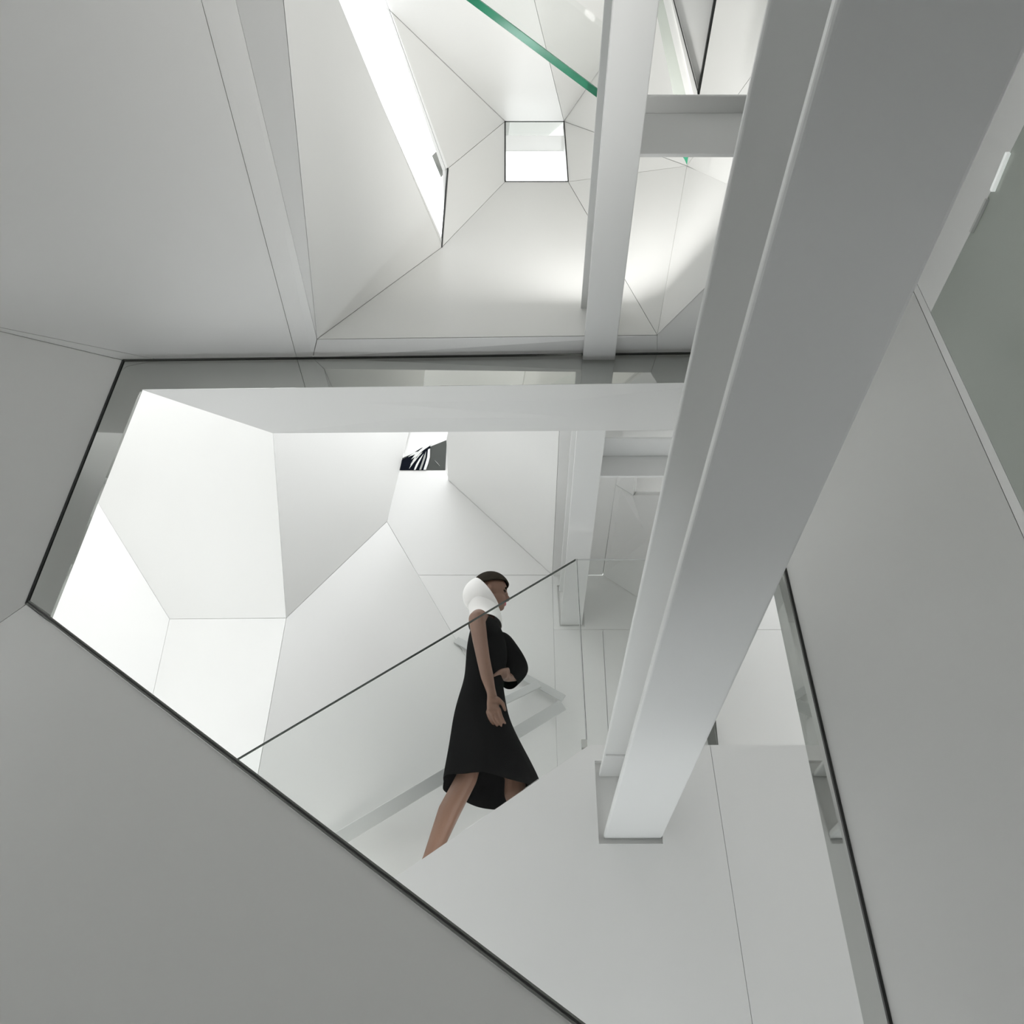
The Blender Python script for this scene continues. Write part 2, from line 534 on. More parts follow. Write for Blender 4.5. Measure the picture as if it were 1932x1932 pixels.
# ------------------------------------------------------------------ steel beams
def i_section(w, h, tf, tw):
    a, b = w / 2, tw / 2
    return [(-a, 0), (a, 0), (a, tf), (b, tf), (b, h - tf), (a, h - tf), (a, h), (-a, h), (-a, h - tf), (-b, h - tf), (-b, tf), (-a, tf)]
def extrude_y(name, sec, x, z, y0, y1, material, parent=None, bw=0.006):
    k = len(sec)
    vs = [V((x + a, y0, z + b)) for a, b in sec] + [V((x + a, y1, z + b)) for a, b in sec]
    fs = [tuple(range(k)), tuple(range(2 * k - 1, k - 1, -1))] + [(i, (i + 1) % k, k + (i + 1) % k, k + i) for i in range(k)]
    o = mesh_obj(name, vs, fs, material, parent)
    bevel(o, bw, 3)
    return o
def extrude_x(name, sec, y, z, x0, x1, material, parent=None, bw=0.004):
    k = len(sec)
    vs = [V((x0, y + a, z + b)) for a, b in sec] + [V((x1, y + a, z + b)) for a, b in sec]
    fs = [tuple(range(k)), tuple(range(2 * k - 1, k - 1, -1))] + [(i, (i + 1) % k, k + (i + 1) % k, k + i) for i in range(k)]
    o = mesh_obj(name, vs, fs, material, parent)
    bevel(o, bw, 2)
    return o

# near beam: bottom flange, web and top flange are plates of one member
nl, nr_ = WS(1140, 1580), WS(1250, 1580)
nz0 = nl.z; nz1 = WS(1130, 1455).z
nx0, nx1 = nl.x, nr_.x
nb_root = tag(empty('steel_beam', ((nx0 + nx1) / 2, YS, nz0)), 'large white steel beam passing close overhead into the stair wall pocket', 'beam', 'white steel beams')
def child_y(name, x0, x1, y0, y1, z0, z1, root, bw):
    ox, oy, oz = root.location
    o = box(name, (x0 - ox, y0 - oy, z0 - oz), (x1 - ox, y1 - oy, z1 - oz), M['steel'], root)
    bevel(o, bw, 3); return o
tfn = 0.026
child_y('bottom_flange', nx0, nx1, -0.9, YS + 0.028, nz0, nz0 + tfn, nb_root, 0.008)
child_y('top_flange', nx0 - 0.004, nx1 + 0.004, -0.9, YS + 0.028, nz1 - 0.016, nz1, nb_root, 0.006)
nxm = (nx0 + nx1) / 2
child_y('web', nxm - 0.009, nxm + 0.009, -0.9, YS + 0.028, nz0 + tfn, nz1 - 0.016, nb_root, 0.001)
yst = 3.60 - 0.36
child_y('stiffener', nx0 + 0.004, nxm - 0.009, YS - 0.235, YS - 0.228, nz1 - 0.024, nz1 - 0.016, nb_root, 0.001)

# far beam
fl, fr = WB(1057.5, 1178), WB(1098, 1178)
fz0 = fl.z; fz1 = WB(1058, 1112).z
fx0, fx1 = fl.x, fr.x
fb_root = tag(empty('steel_beam', ((fx0 + fx1) / 2, YB, fz0)), 'slender white steel beam running through the header above the opening', 'beam', 'white steel beams')
child_y('bottom_flange', fx0, fx1, 0.25, YB + 0.011, fz0, fz0 + 0.012, fb_root, 0.004)
fxm = (fx0 + fx1) / 2
child_y('web', fxm - 0.005, fxm + 0.005, 0.25, YB + 0.011, fz0 + 0.012, fz1 - 0.010, fb_root, 0.001)
child_y('top_flange', fx0, fx1, 0.25, YB + 0.011, fz1 - 0.010, fz1, fb_root, 0.003)

# cross beams between the two
def cross_beam(y, z0, z1, yflange, x0, x1, label):
    r = tag(empty('cross_beam', ((x0 + x1) / 2, y, z0)), label, 'beam', 'white steel beams')
    ox, oy, oz = r.location
    o = box('web', (x0 - ox, y - oy, z0 - oz), (x1 - ox, y + 0.014 - oy, z1 - oz), M['steel'], r); bevel(o, 0.003)
    o = box('top_flange', (x0 - ox, yflange - oy, z1 - oz), (x1 - ox, y + 0.014 + (y - yflange) - oy, z1 + 0.014 - oz), M['steel'], r); bevel(o, 0.004)
    return r
ul = tag(empty('fill_uplight', ((fx0 + fx1) / 2, 1.80, fz1)), 'unseen short fill light added on top of the slender steel beam', 'lamp')  # fill light added out of view to brighten the ceiling void
box('pale_strip', (-0.03, -0.3, 0.0), (0.03, 0.3, 0.02), M['steel'], ul)
ld = bpy.data.lights.new('fill_uplight_lamp', 'AREA'); ld.shape = 'RECTANGLE'; ld.size = 0.05; ld.size_y = 0.55
ld.energy = 6.0; ld.color = (1.0, 0.99, 0.97)
lo_ = bpy.data.objects.new('fill_uplight_lamp', ld); col.objects.link(lo_); lo_.parent = ul
lo_.location = (0, 0, 0.024); lo_.rotation_euler = (math.pi, 0, 0)
fu = tag(empty('floor_fill_light', (0.1, 2.98, 0.0)), 'unseen long fill light added on the floor in front of the stair wall', 'lamp')  # fill light added out of view for the stair wall and beam end
box('pale_strip', (-1.1, -0.10, 0.0), (1.1, 0.10, 0.05), M['steel'], fu)
l3 = bpy.data.lights.new('floor_fill_lamp', 'AREA'); l3.shape = 'RECTANGLE'; l3.size = 2.1; l3.size_y = 0.16
l3.energy = 7.0; l3.spread = math.radians(110); l3.color = (0.92, 0.97, 1.0)
lo3 = bpy.data.objects.new('floor_fill_lamp', l3); col.objects.link(lo3); lo3.parent = fu
lo3.location = (0, 0, 0.055); lo3.rotation_euler = (math.pi, 0, 0)
ul2 = tag(empty('fill_uplight', (nx0 + 0.10, 0.75, nz1)), 'unseen slim fill light added on top of the large steel beam', 'lamp')  # fill light added out of view for the facets above the foyer
box('pale_strip', (-0.03, -0.8, 0.0), (0.03, 0.8, 0.02), M['steel'], ul2)
l2 = bpy.data.lights.new('fill_uplight_lamp', 'AREA'); l2.shape = 'RECTANGLE'; l2.size = 0.05; l2.size_y = 1.5
l2.energy = 5.0; l2.color = (1.0, 0.99, 0.97); l2.spread = math.radians(92)
lo2 = bpy.data.objects.new('fill_uplight_lamp', l2); col.objects.link(lo2); lo2.parent = ul2
lo2.location = (-0.01, 0, 0.035); lo2.rotation_euler = (math.pi, math.radians(-29), 0)
y2 = (fz0 - EYE.z + 0.012) / (ray(1300, 290).z / ray(1300, 290).y)
z2t = EYE.z + y2 * ray(1300, 213).z / ray(1300, 213).y
yf2 = (z2t - EYE.z) / (ray(1300, 181).z / ray(1300, 181).y)
cross_beam(y2, fz0 + 0.012, z2t, yf2, fx1 - 0.03, fx1 + 0.62, 'white cross beam high between the slender beam and the large beam')
y3 = (fz0 - EYE.z + 0.012) / (ray(1200, 898).z / ray(1200, 898).y)
z3t = EYE.z + y3 * ray(1200, 860).z / ray(1200, 860).y
yf3 = (z3t - EYE.z) / (ray(1200, 828).z / ray(1200, 828).y)
cross_beam(y3, fz0 + 0.012, z3t, yf3, fx1 - 0.03, fx1 + 0.70, 'white cross beam seen just below the mirrored header')

# ------------------------------------------------------------------ staircase
slope = (WS(1110, 1405).z - WS(730, 1665).z) / (WS(1110, 1405).x - WS(730, 1665).x)
def pitch_z(x): return ZL + slope * (x - kx.x)
stair = tag(empty('staircase', (kx.x, YS + 0.5, ZL)), 'white closed stair flight rising to the right behind the sloping wall', 'stair')
run = 0.262; rise = run * slope
SY0, SY1 = YS + 0.13, 4.15
for i in range(7):
    x1 = kx.x - i * run; zt = ZL - (i + 1) * rise + 0.02
    o = box('step', (x1 - run - kx.x, SY0 - YS - 0.5, zt - rise - 0.05 - ZL), (x1 - kx.x, SY1 - YS - 0.5, zt - ZL), M['plaster'], stair)
o = box('landing', (0, SY0 - YS - 0.5, -0.2), (1.6, YB - YS - 0.52, -0.02), M['plaster'], stair)

# fill light added out of view between the stair wall and the steps
sd_ = V((1, 0, slope)).normalized()
xm = kx.x - 0.85
ls = tag(empty('stair_fill_strip', (xm, YS + 0.075, pitch_z(xm) - 0.075)), 'unseen long fill light added along the near side of the stair flight', 'lamp')
bar('channel', -sd_ * 1.0, sd_ * 1.0, 0.06, 0.03, V((0, 0, 1)), M['steel'], ls)
l4 = bpy.data.lights.new('stair_fill_lamp', 'AREA'); l4.shape = 'RECTANGLE'; l4.size = 1.9; l4.size_y = 0.04
l4.energy = 2.5; l4.color = (1.0, 0.995, 0.98)
lo4 = bpy.data.objects.new('stair_fill_lamp', l4); col.objects.link(lo4); lo4.parent = ls
em = V((0, 0.45, 1.0)); em = (em - sd_ * em.dot(sd_)).normalized()
zx = -em; yx = zx.cross(sd_).normalized()
mt = Matrix((sd_, yx, zx)).transposed().to_4x4()
mt.translation = V((0, 0, 0.024))
lo4.matrix_local = mt

# ------------------------------------------------------------------ glass balustrade on the stair wall
YG = YS + 0.015
gt = PY(1088, 1055, YG); gb = PY(1107, 1408, YG)
lo_t = PY(440, 1437, YG)
gslope = (gt.z - lo_t.z) / (gt.x - lo_t.x)
gl_root = tag(empty('glass_balustrade', (kx.x, YG, ZL)), 'frameless clear glass balustrade rising along the stair beside the person', 'balustrade')
def gpane(name, pts, t, material, root):
    o = root.location
    vs = [p - o for p in pts] + [p - o + V((0, t, 0)) for p in pts]
    k = len(pts)
    fs = [tuple(range(k)), tuple(range(2 * k - 1, k - 1, -1))] + [(i, k + i, k + (i + 1) % k, (i + 1) % k) for i in range(k)]
    return mesh_obj(name, vs, fs, material, root)
xl = gt.x - 2.6
p_bl = V((xl, YG, pitch_z(xl) + 0.0)); p_br = V((gt.x - 0.004, YG, ZL + 0.0))
p_tr = V((gt.x - 0.004, YG, gt.z)); p_tl = V((xl, YG, gt.z - gslope * 2.6))
gpane('glass_pane', [p_bl, p_br, p_tr, p_tl], 0.010, M['glass'], gl_root)
q0 = V((gt.x + 0.002, YG, ZL)); q1 = V((gt.x + 0.60, YG, ZL)); q2 = V((gt.x + 0.60, YG, gt.z)); q3 = V((gt.x + 0.002, YG, gt.z))
gpane('glass_pane', [q0, q1, q2, q3], 0.010, M['glass'], gl_root)
o0 = gl_root.location
bar('polished_edge', p_tl - o0 + V((0, .005, 0)), p_tr - o0 + V((0, .005, 0)), 0.010, 0.006, V((0, 0, 1)), M['glass_edge_dark'], gl_root)
bar('polished_edge', q3 - o0 + V((0, .005, 0)), q2 - o0 + V((0, .005, 0)), 0.010, 0.0025, V((0, 0, 1)), M['rail'], gl_root)
bar('polished_edge', p_br - o0 + V((0.001, .0, 0)), p_tr - o0 + V((0.001, .0, 0)), 0.004, 0.006, V((0, -1, 0)), M['rail'], gl_root)
bar('polished_edge', p_br - o0 + V((0.0045, .0, 0)), p_tr - o0 + V((0.0045, .0, 0)), 0.002, 0.006, V((0, -1, 0)), M['glass_edge_dark'], gl_root)
box('clamp', (-0.035, -0.004, -0.01), (-0.008, 0.02, 0.03), M['mirror'], gl_root)

# ------------------------------------------------------------------ overhead glass panel with the green edge
zg = 2.93
ga, gbp = PZ(860, -34, zg + 0.08), PZ(1215, 233, zg + 0.08)
og = tag(empty('glass_screen', ga), 'overhead clear glass panel with a thick green edge', 'glass')
dirg = (gbp - ga); L = dirg.length; dirg.normalize()
side = dirg.cross(V((0, 0, 1))).normalized()
if side.y < 0: side = -side
def slab(name, length, thick, z0, z1, material, root):
    vs = []
    for e in (0, length):
        for s in (0, thick):
            for z in (z0, z1):
                vs.append(dirg * e + side * s + V((0, 0, z)))
    fs = [(0, 1, 3, 2), (4, 6, 7, 5), (0, 4, 5, 1), (2, 3, 7, 6), (0, 2, 6, 4), (1, 5, 7, 3)]
    return mesh_obj(name, vs, fs, material, root)
slab('pane', L, 0.022, 0.004, 0.70, M['glass'], og)
bar('rear_edge', side * 0.012 + V((0, 0, 0.030)), dirg * L + side * 0.012 + V((0, 0, 0.030)), 0.004, 0.003, V((0, 0, 1)), M['glass_edge_dark'], og)
slab('green_edge', L, 0.024, -0.006, 0.004, M['glass_edge'], og)

# ------------------------------------------------------------------ handrails on the back wall
hr = tag(empty('handrail', WB(1065, 1330)), 'white flat-bar handrail folding at the landing on the stair back wall', 'handrail')
def rail_bar(p, q, h=0.10, t=0.012):
    o = hr.location
    return bevel(bar('rail', p - o, q - o, t, h, V((0, 0, 1)), M['rail'], hr), 0.003)
YR = YB - 0.07
c_ = PY(1062, 1330, YR)
def n3(u, v, d):                      # a point standing d in front of the left facet
    p = pR3.at(u, v); n = pR3.n if pR3.n.dot(EYE - p) > 0 else -pR3.n
    return p + n * d
rail_bar(c_, n3(630, 1595, 0.05), 0.07)
rail_bar(PY(1064, 1318, YR + 0.02), PY(860, 1207, YR + 0.05), 0.048)
rail_bar(PY(1018, 1290, YR - 0.02), PY(930, 1333, YR - 0.02), 0.05)
o = hr.location
for (u, v) in ((1040, 1345), (985, 1300), (760, 1530)):
    p = PY(u, v, YR)
    bar('bracket', p - o, p - o + V((0, 0.07, 0)), 0.014, 0.014, V((0, 0, 1)), M['rail'], hr)

# ------------------------------------------------------------------ picture panel in the back wall
pic = tag(empty('picture', WB(800, 887)), 'small black, grey and white picture of curved feather-like strokes in the white facet', 'picture')
yp = YB + 0.0
def pp(u, v, d=0.0): return PY(u, v, yp - d) - pic.location
def flat(name, uv, d, material, t=0.004):
    pts = [pp(u, v, d) for u, v in uv]
    k = len(pts)
    vs = pts + [p + V((0, t, 0)) for p in pts]
    fs = [tuple(range(k)), tuple(range(2 * k - 1, k - 1, -1))] + [(i, k + i, k + (i + 1) % k, (i + 1) % k) for i in range(k)]
    return mesh_obj(name, vs, fs, material, pic)
mg = mat('picture_grey', (0.085, 0.09, 0.085), 0.9, noise=0.15, nscale=6, spec=0.05)
mk = mat('picture_black', (0.006, 0.008, 0.014), 0.9, noise=0.2, spec=0.05)
mw = mat('picture_white', (0.75, 0.76, 0.74), 0.4, noise=0.05)
mlg = mat('picture_light_grey', (0.30, 0.31, 0.29), 0.4, noise=0.1)
flat('picture_ground', [(750, 887), (840, 887), (843, 830), (744, 870)], 0.002, mg)
flat('dark_field', [(755, 886.5), (803, 886.5), (811, 862), (812, 841), (795, 845), (758, 868)], 0.006, mk)
flat('light_arc', [(799, 886), (803.5, 886), (808, 874), (811, 862), (811.5, 846), (807.5, 848), (806, 862), (803, 873)], 0.010, mw)
flat('light_arc', [(791, 886), (794.5, 886), (799, 874), (803, 862), (804, 851), (800, 860), (796, 872)], 0.010, mlg)
for s in (((772, 884), (781, 872), (790, 861), (797, 853), (789, 858), (779, 868)),
          ((781, 886), (784, 886), (790, 874), (799, 856), (791, 866), (785, 876)),
          ((776, 866), (786, 860), (800, 848), (815, 838), (800, 843), (786, 854)),
          ((770, 862), (783, 857), (795, 851), (782, 853)),
          ((774, 877), (784, 866), (793, 856), (783, 862))):
    flat('white_stroke', s, 0.012, mw)
flat('white_fleck', [(820, 868), (825, 873), (830, 879), (828, 877)], 0.010, mw)  # small white mark in the picture

# ------------------------------------------------------------------ square window and sloping rooflight
w1 = tag(empty('window_1', Wbl), 'small square window set in the white faceted ceiling', 'window', kind='structure')
nW = pW.n if pW.n.dot(EYE - Wbl) < 0 else -pW.n            # away from the room
def wloc(*ps): return [p - w1.location for p in ps]
def quad_plate(name, pts, t, material, root, n):
    k = len(pts)
    vs = list(pts) + [p + n * t for p in pts]
    fs = [tuple(range(k)), tuple(range(2 * k - 1, k - 1, -1))] + [(i, k + i, k + (i + 1) % k, (i + 1) % k) for i in range(k)]
    return mesh_obj(name, vs, fs, material, root)
dep = 0.22
bl, br, tl, tr = wloc(Wbl, Wbr, Wtl, Wtr)
quad_plate('reveal', [tl, tr, tr + nW * 0.10, tl + nW * 0.10], 0.01, M['mirror'], w1, (tl - bl).normalized())
quad_plate('reveal', [br, tr, tr + nW * dep, br + nW * dep], 0.01, M['panel'], w1, (br - bl).normalized())
quad_plate('reveal', [bl, tl, tl + nW * dep, bl + nW * dep], 0.01, M['panel'], w1, (bl - br).normalized())
quad_plate('reveal', [bl, br, br + nW * dep, bl + nW * dep], 0.01, M['panel'], w1, (bl - tl).normalized())
quad_plate('reveal', [tl + nW * 0.1, tr + nW * 0.1, tr + nW * dep, tl + nW * dep], 0.01, M['panel'], w1, (tl - bl).normalized())
quad_plate('pane', [p + nW * dep * 0.97 for p in (bl, br, tr, tl)], 0.006, M['glass'], w1, nW)
for a, b, wd in ((bl, tl, 0.008), (bl, br, 0.004), (br, tr, 0.006), (tl, tr, 0.004)):
    bar('frame', a, b, wd, 0.008, nW, M['black'], w1)

w2 = tag(empty('window_2', H3), 'long wedge-shaped rooflight between white ceiling facets', 'window', kind='structure')
nK = (H4 - H3).cross(K2b - H3).normalized()
if nK.dot(EYE - H3) > 0: nK = -nK
h3, h4, u2, k2 = [p - w2.location for p in (H3, H4, U2, K2b)]
bar('frame', h3, h4, 0.008, 0.008, nK, M['black'], w2)
pWd = Plane(H3, H4, K2b)
g = [PZ(815, 294, 4.3), PZ(831, 278, 4.3), PZ(846, 318, 4.3), PZ(832, 335, 4.3)]
quad_plate('mirror_patch', [p - w2.location for p in g], 0.01, M['mirror'], w2, V((0, 0, 1)))

# slats of light and dark seen above the cross beam
up = tag(empty('upper_frame', PZ(1317, 172, 3.35)), 'white triangular upper frame with black edges above the cross beam', 'frame')
def upl(name, uv, z, material, t=0.012):
    pts = [PZ(u, v, z) - up.location for u, v in uv]
    return quad_plate(name, pts, t, material, up, V((0, 0, 1)))
upl('grey_band', [(1215, -90), (1232, -90), (1301, 200), (1275, 200)], 3.30, mat('grey_green_band', (0.5, 0.53, 0.49), 0.3, noise=0.02))
upl('white_band', [(1230, -90), (1246, -90), (1325, 200), (1299, 200)], 3.28, M['panel'])
upl('white_panel', [(1246, -90), (1366, -90), (1313, 200)], 3.27, M['panel'])
upl('black_edge', [(1246, -90), (1248, -90), (1319, 178), (1317, 178)], 3.255, M['black'])
upl('black_edge', [(1363, -90), (1368, -90), (1320, 178), (1316, 178)], 3.255, M['black'])

# little leaf of green glass under the cross beam
lf = tag(empty('glass_corner', PZ(1296, 312, 3.5)), 'tiny green glass corner below the high cross beam', 'glass corner')
pts = [PZ(u, v, 3.5) - lf.location for u, v in ((1276, 280), (1301, 280), (1296, 311), (1291, 300))]
quad_plate('green_glass', pts, 0.02, M['glass_edge'], lf, V((0, 0, 1)))

# slot lamp on the right
lm_mat = bpy.data.materials.new('lamp_diffuser'); lm_mat.use_nodes = True
bb = lm_mat.node_tree.nodes['Principled BSDF']
bb.inputs['Base Color'].default_value = (0.8, 0.82, 0.8, 1)
bb.inputs['Emission Color'].default_value = (0.9, 0.95, 0.92, 1)
bb.inputs['Emission Strength'].default_value = 0.35
sl = tag(empty('slot_lamp', Plane(T1, Tm, N1).at(1872, 370)), 'short white slot lamp on the dim soffit right of the large beam', 'lamp')
pl6 = Plane(T1, Tm, N1)
n6 = pl6.n if pl6.n.dot(EYE - Tm) > 0 else -pl6.n
def s6(u, v, d=0.006): return pl6.at(u, v) + n6 * d - sl.location
bar('diffuser', s6(1906, 288), s6(1876, 360), 0.012, 0.012, n6, lm_mat, sl)
bar('pale_strip', s6(1866, 376), s6(1836, 438), 0.010, 0.010, n6, mat('lamp_reflection_grey', (0.55, 0.56, 0.54), 0.3, noise=0.02), sl)  # dimmer grey bar painted as the reflection of the slot lamp

# ------------------------------------------------------------------ the walking person
YP = 4.0
SK = mat('brown_skin', (0.21, 0.115, 0.078), 0.5, noise=0.06, nscale=12)
DR = mat('black_dress_fabric', (0.004, 0.004, 0.004), 0.85, noise=0.05, nscale=6, spec=0.04)
HD = mat('dark_hair', (0.03, 0.025, 0.018), 0.9, noise=0.3, nscale=40, spec=0.1)
WH = mat('white_headscarf_fabric', (0.86, 0.85, 0.83), 0.8, noise=0.03, nscale=8)
LP = mat('pink_lips', (0.55, 0.10, 0.16), 0.4, noise=0.05)
BK = mat('black_shoe_leather', (0.01, 0.01, 0.01), 0.35, noise=0.1)
hipp = PY(905, 1345, YP)
stepz = ZL - 3 * rise + 0.02
person = tag(empty('person', (hipp.x - 0.3, YP, stepz)), 'person in a long black dress and white headscarf climbing the stair', 'person')
PO = person.location.copy()
def J3(u, v, dy=0.0): return PY(u, v, YP) + V((0, dy, 0)) - PO

class Chain:
    def __init__(s): s.v, s.r, s.e = [], [], []
    def add(s, p, r, prev=None):
        s.v.append(p); s.r.append(r); i = len(s.v) - 1
        if prev is not None: s.e.append((prev, i))
        return i
ch = Chain()
pel = ch.add(J3(905, 1340), (0.080, 0.115))
wai = ch.add(J3(908, 1285), (0.072, 0.105), pel)
chs = ch.add(J3(916, 1225), (0.085, 0.125), wai)
upc = ch.add(J3(916, 1190), (0.055, 0.115), chs)
nek = ch.add(J3(916, 1172), (0.048, 0.048), upc)
hdb = ch.add(J3(922, 1145), (0.045, 0.045), nek)
# near arm hanging, bare
def arm(pts, prev):
    for p, r in pts: prev = ch.add(p, (r, r), prev)
    return prev
s_n = arm([(J3(905, 1188, -0.125), 0.050), (J3(902, 1197, -0.165), 0.046), (J3(908, 1240, -0.185), 0.040), (J3(914, 1276, -0.20), 0.035), (J3(921, 1310, -0.21), 0.033), (J3(928, 1338, -0.22), 0.024), (J3(930, 1346, -0.222), 0.024)], upc)
s_f = arm([(J3(925, 1188, 0.125), 0.050), (J3(930, 1197, 0.16), 0.046), (J3(955, 1216, 0.19), 0.040), (J3(978, 1236, 0.19), 0.035), (J3(972, 1252, 0.14), 0.032), (J3(960, 1268, 0.06), 0.025), (J3(955, 1272, 0.03), 0.026)], upc)
def leg(hip, knee, ank, foot):
    i = ch.add(hip, (0.068, 0.068), pel)
    i = ch.add(hip.lerp(knee, 0.55), (0.062, 0.062), i)
    i = ch.add(knee, (0.052, 0.052), i)
    i = ch.add(knee.lerp(ank, 0.32) + V((-0.012, 0, 0)), (0.054, 0.054), i)
    i = ch.add(knee.lerp(ank, 0.75), (0.036, 0.036), i)
    i = ch.add(ank, (0.032, 0.032), i)
    i = ch.add(foot, (0.030, 0.026), i)
    return i
ankz = 0.085
a1 = V((PY(800, 1650, YP).x, YP - 0.08, stepz + ankz)) - PO
a1 = V((PY(790, 1690, YP).x, YP - 0.08, stepz - rise + 0.16)) - PO
leg(J3(904, 1360, -0.06), J3(882, 1480, -0.085), a1, a1 + V((0.10, 0, -0.11)))
x2 = PY(985, 1500, YP).x
st2 = ZL - (int((kx.x - x2) / run) + 1) * rise + 0.02
a2 = V((x2, YP + 0.08, st2 + ankz)) - PO
leg(J3(912, 1360, 0.06), J3(972, 1452, 0.085), a2, a2 + V((0.13, 0, -0.055)))
# hands with five fingers
def hand(wrist, down, fwd, out, curl):
    d, f, o = down.normalized(), fwd.normalized(), out.normalized()
    palm = ch.add(ch.v[wrist] + d * 0.045, (0.030, 0.018), wrist)
    kn = ch.add(ch.v[wrist] + d * 0.075, (0.032, 0.015), palm)
    for k, (off, ln) in enumerate(((0.030, 0.066), (0.010, 0.076), (-0.011, 0.071), (-0.030, 0.056))):
        b = ch.v[wrist] + d * 0.085 + f * off
        j = ch.add(b, (0.0095, 0.0095), kn)
        j = ch.add(b + d * ln * 0.45 + o * curl * 0.012, (0.0088, 0.0088), j)
        j = ch.add(b + d * ln * 0.78 + o * curl * 0.034, (0.0080, 0.0080), j)
        ch.add(b + d * ln * 0.92 + o * curl * 0.052, (0.0070, 0.0070), j)
    t = ch.v[wrist] + d * 0.030 + f * 0.028
    j = ch.add(t, (0.012, 0.012), palm)
    j = ch.add(t + d * 0.026 + f * 0.018 + o * 0.008, (0.0105, 0.0105), j)
    ch.add(t + d * 0.056 + f * 0.020 + o * 0.018, (0.0085, 0.0085), j)
hand(s_n, V((0.10, 0, -1)), V((1, -0.3, 0.1)), V((0.5, 0.6, 0)), 0.7)
hand(s_f, V((-0.3, -1, -0.3)), V((0.6, -0.2, 0.7)), V((-0.6, 0, -0.7)), 0.8)

bm = bmesh.new()
def limb(p, q, r0, r1, seg=16):
    """tapered round-ended limb from p to q with elliptic section radii r0, r1"""
    d = q - p; L_ = d.length; d.normalize()
    side_ = V((1, 0, 0)) if abs(d.x) < 0.8 else V((0, 0, 1))
    ex_ = (side_ - d * side_.dot(d)).normalized(); ey_ = d.cross(ex_)
    rings_ = []
    for k in range(5):
        f = math.sin(k / 5 * math.pi / 2); h = -math.cos(k / 5 * math.pi / 2)
        rings_.append((h * max(r0) + 0.0, f, r0))
    rings_ += [(0, 1, r0), (L_ * 0.5, 1, ((r0[0] + r1[0]) / 2, (r0[1] + r1[1]) / 2)), (L_, 1, r1)]
    for k in range(4, -1, -1):
        f = math.sin(k / 5 * math.pi / 2); h = math.cos(k / 5 * math.pi / 2)
        rings_.append((L_ + h * max(r1), f, r1))
    prev_ = None
    for (h, f, r) in rings_:
        cur = []
        for k in range(seg):
            t = 2 * math.pi * k / seg
            cur.append(bm.verts.new(p + d * h + ex_ * (r[0] * max(f, 0.02) * math.cos(t)) + ey_ * (r[1] * max(f, 0.02) * math.sin(t))))
        if prev_:
            for k in range(seg):
                bm.faces.new((prev_[k], prev_[(k + 1) % seg], cur[(k + 1) % seg], cur[k]))
        else:
            bm.faces.new(list(reversed(cur)))
        prev_ = cur
    bm.faces.new(prev_)
for i, j in ch.e: limb(ch.v[i], ch.v[j], ch.r[i], ch.r[j])
# head: egg-shaped skull, jaw, nose, ears
hc = J3(927, 1119)
def ball(c, r, rot=None, seg=24):
    g = bmesh.ops.create_uvsphere(bm, u_segments=seg, v_segments=seg // 2, radius=1.0)
    for v in g['verts']:
        p = V((v.co.x * r[0], v.co.y * r[1], v.co.z * r[2]))
        if rot: p = rot @ p
        v.co = c + p
HT = Matrix.Rotation(math.radians(6), 3, 'Y')
def hp(x, y, z): return hc + HT @ V((x, y, z))
ball(hp(-0.008, 0, 0.018), (0.098, 0.076, 0.100), HT)
ball(hp(0.022, 0, -0.050), (0.070, 0.058, 0.070), HT)
ball(hp(0.060, 0, -0.088), (0.026, 0.026, 0.022), HT)
ball(hp(0.094, 0, -0.028), (0.018, 0.014, 0.020), HT, 12)
ball(hp(0.088, 0, -0.012), (0.012, 0.010, 0.028), HT, 12)
for sy in (-1, 1):
    ball(hp(-0.012, sy * 0.076, -0.020), (0.018, 0.010, 0.030), HT, 12)
bmesh.ops.recalc_face_normals(bm, faces=bm.faces)
raw = bpy.data.meshes.new('body_raw'); bm.to_mesh(raw); bm.free()
tmp = bpy.data.objects.new('body_raw', raw); col.objects.link(tmp)
rm = tmp.modifiers.new('remesh', 'REMESH'); rm.mode = 'VOXEL'; rm.voxel_size = 0.0042; rm.use_smooth_shade = True
sm = tmp.modifiers.new('smooth', 'SMOOTH'); sm.iterations = 6; sm.factor = 0.5
bpy.context.view_layer.update()
ev = bpy.data.meshes.new_from_object(tmp.evaluated_get(bpy.context.evaluated_depsgraph_get()))
bpy.data.objects.remove(tmp)
for p in ev.polygons: p.use_smooth = True
ev.name = 'body'
ev.materials.clear(); ev.materials.append(SK)
body = bpy.data.objects.new('body', ev); col.objects.link(body); body.parent = person

def loft(name, rings, material, cap=True, seg=40, parent=None):
    vs, fs = [], []
    for (c, a, b, tilt, fold) in rings:
        for k in range(seg):
            t = 2 * math.pi * k / seg
            ff = 1 + fold * math.sin(7 * t + 1.0)
            x, y = a * math.cos(t) * ff, b * math.sin(t) * ff
            vs.append(c + V((x, y, tilt * x)))
    n = len(rings)
    for i in range(n - 1):
        for k in range(seg):
            j = (k + 1) % seg
            fs.append((i * seg + k, i * seg + j, (i + 1) * seg + j, (i + 1) * seg + k))
    if cap: fs.append(tuple(range(seg - 1, -1, -1)))
    o = mesh_obj(name, vs, fs, material, parent or person, smooth=True)
    so = o.modifiers.new('thickness', 'SOLIDIFY'); so.thickness = 0.004; so.offset = 1
    ss = o.modifiers.new('sub', 'SUBSURF'); ss.levels = 1; ss.render_levels = 2
    return o
def ring(ul, ur, v, b, tilt=0.0, fold=0.0):
    p, q = J3(ul, v), J3(ur, v)
    return ((p + q) / 2, (q - p).length / 2, b, tilt, fold)
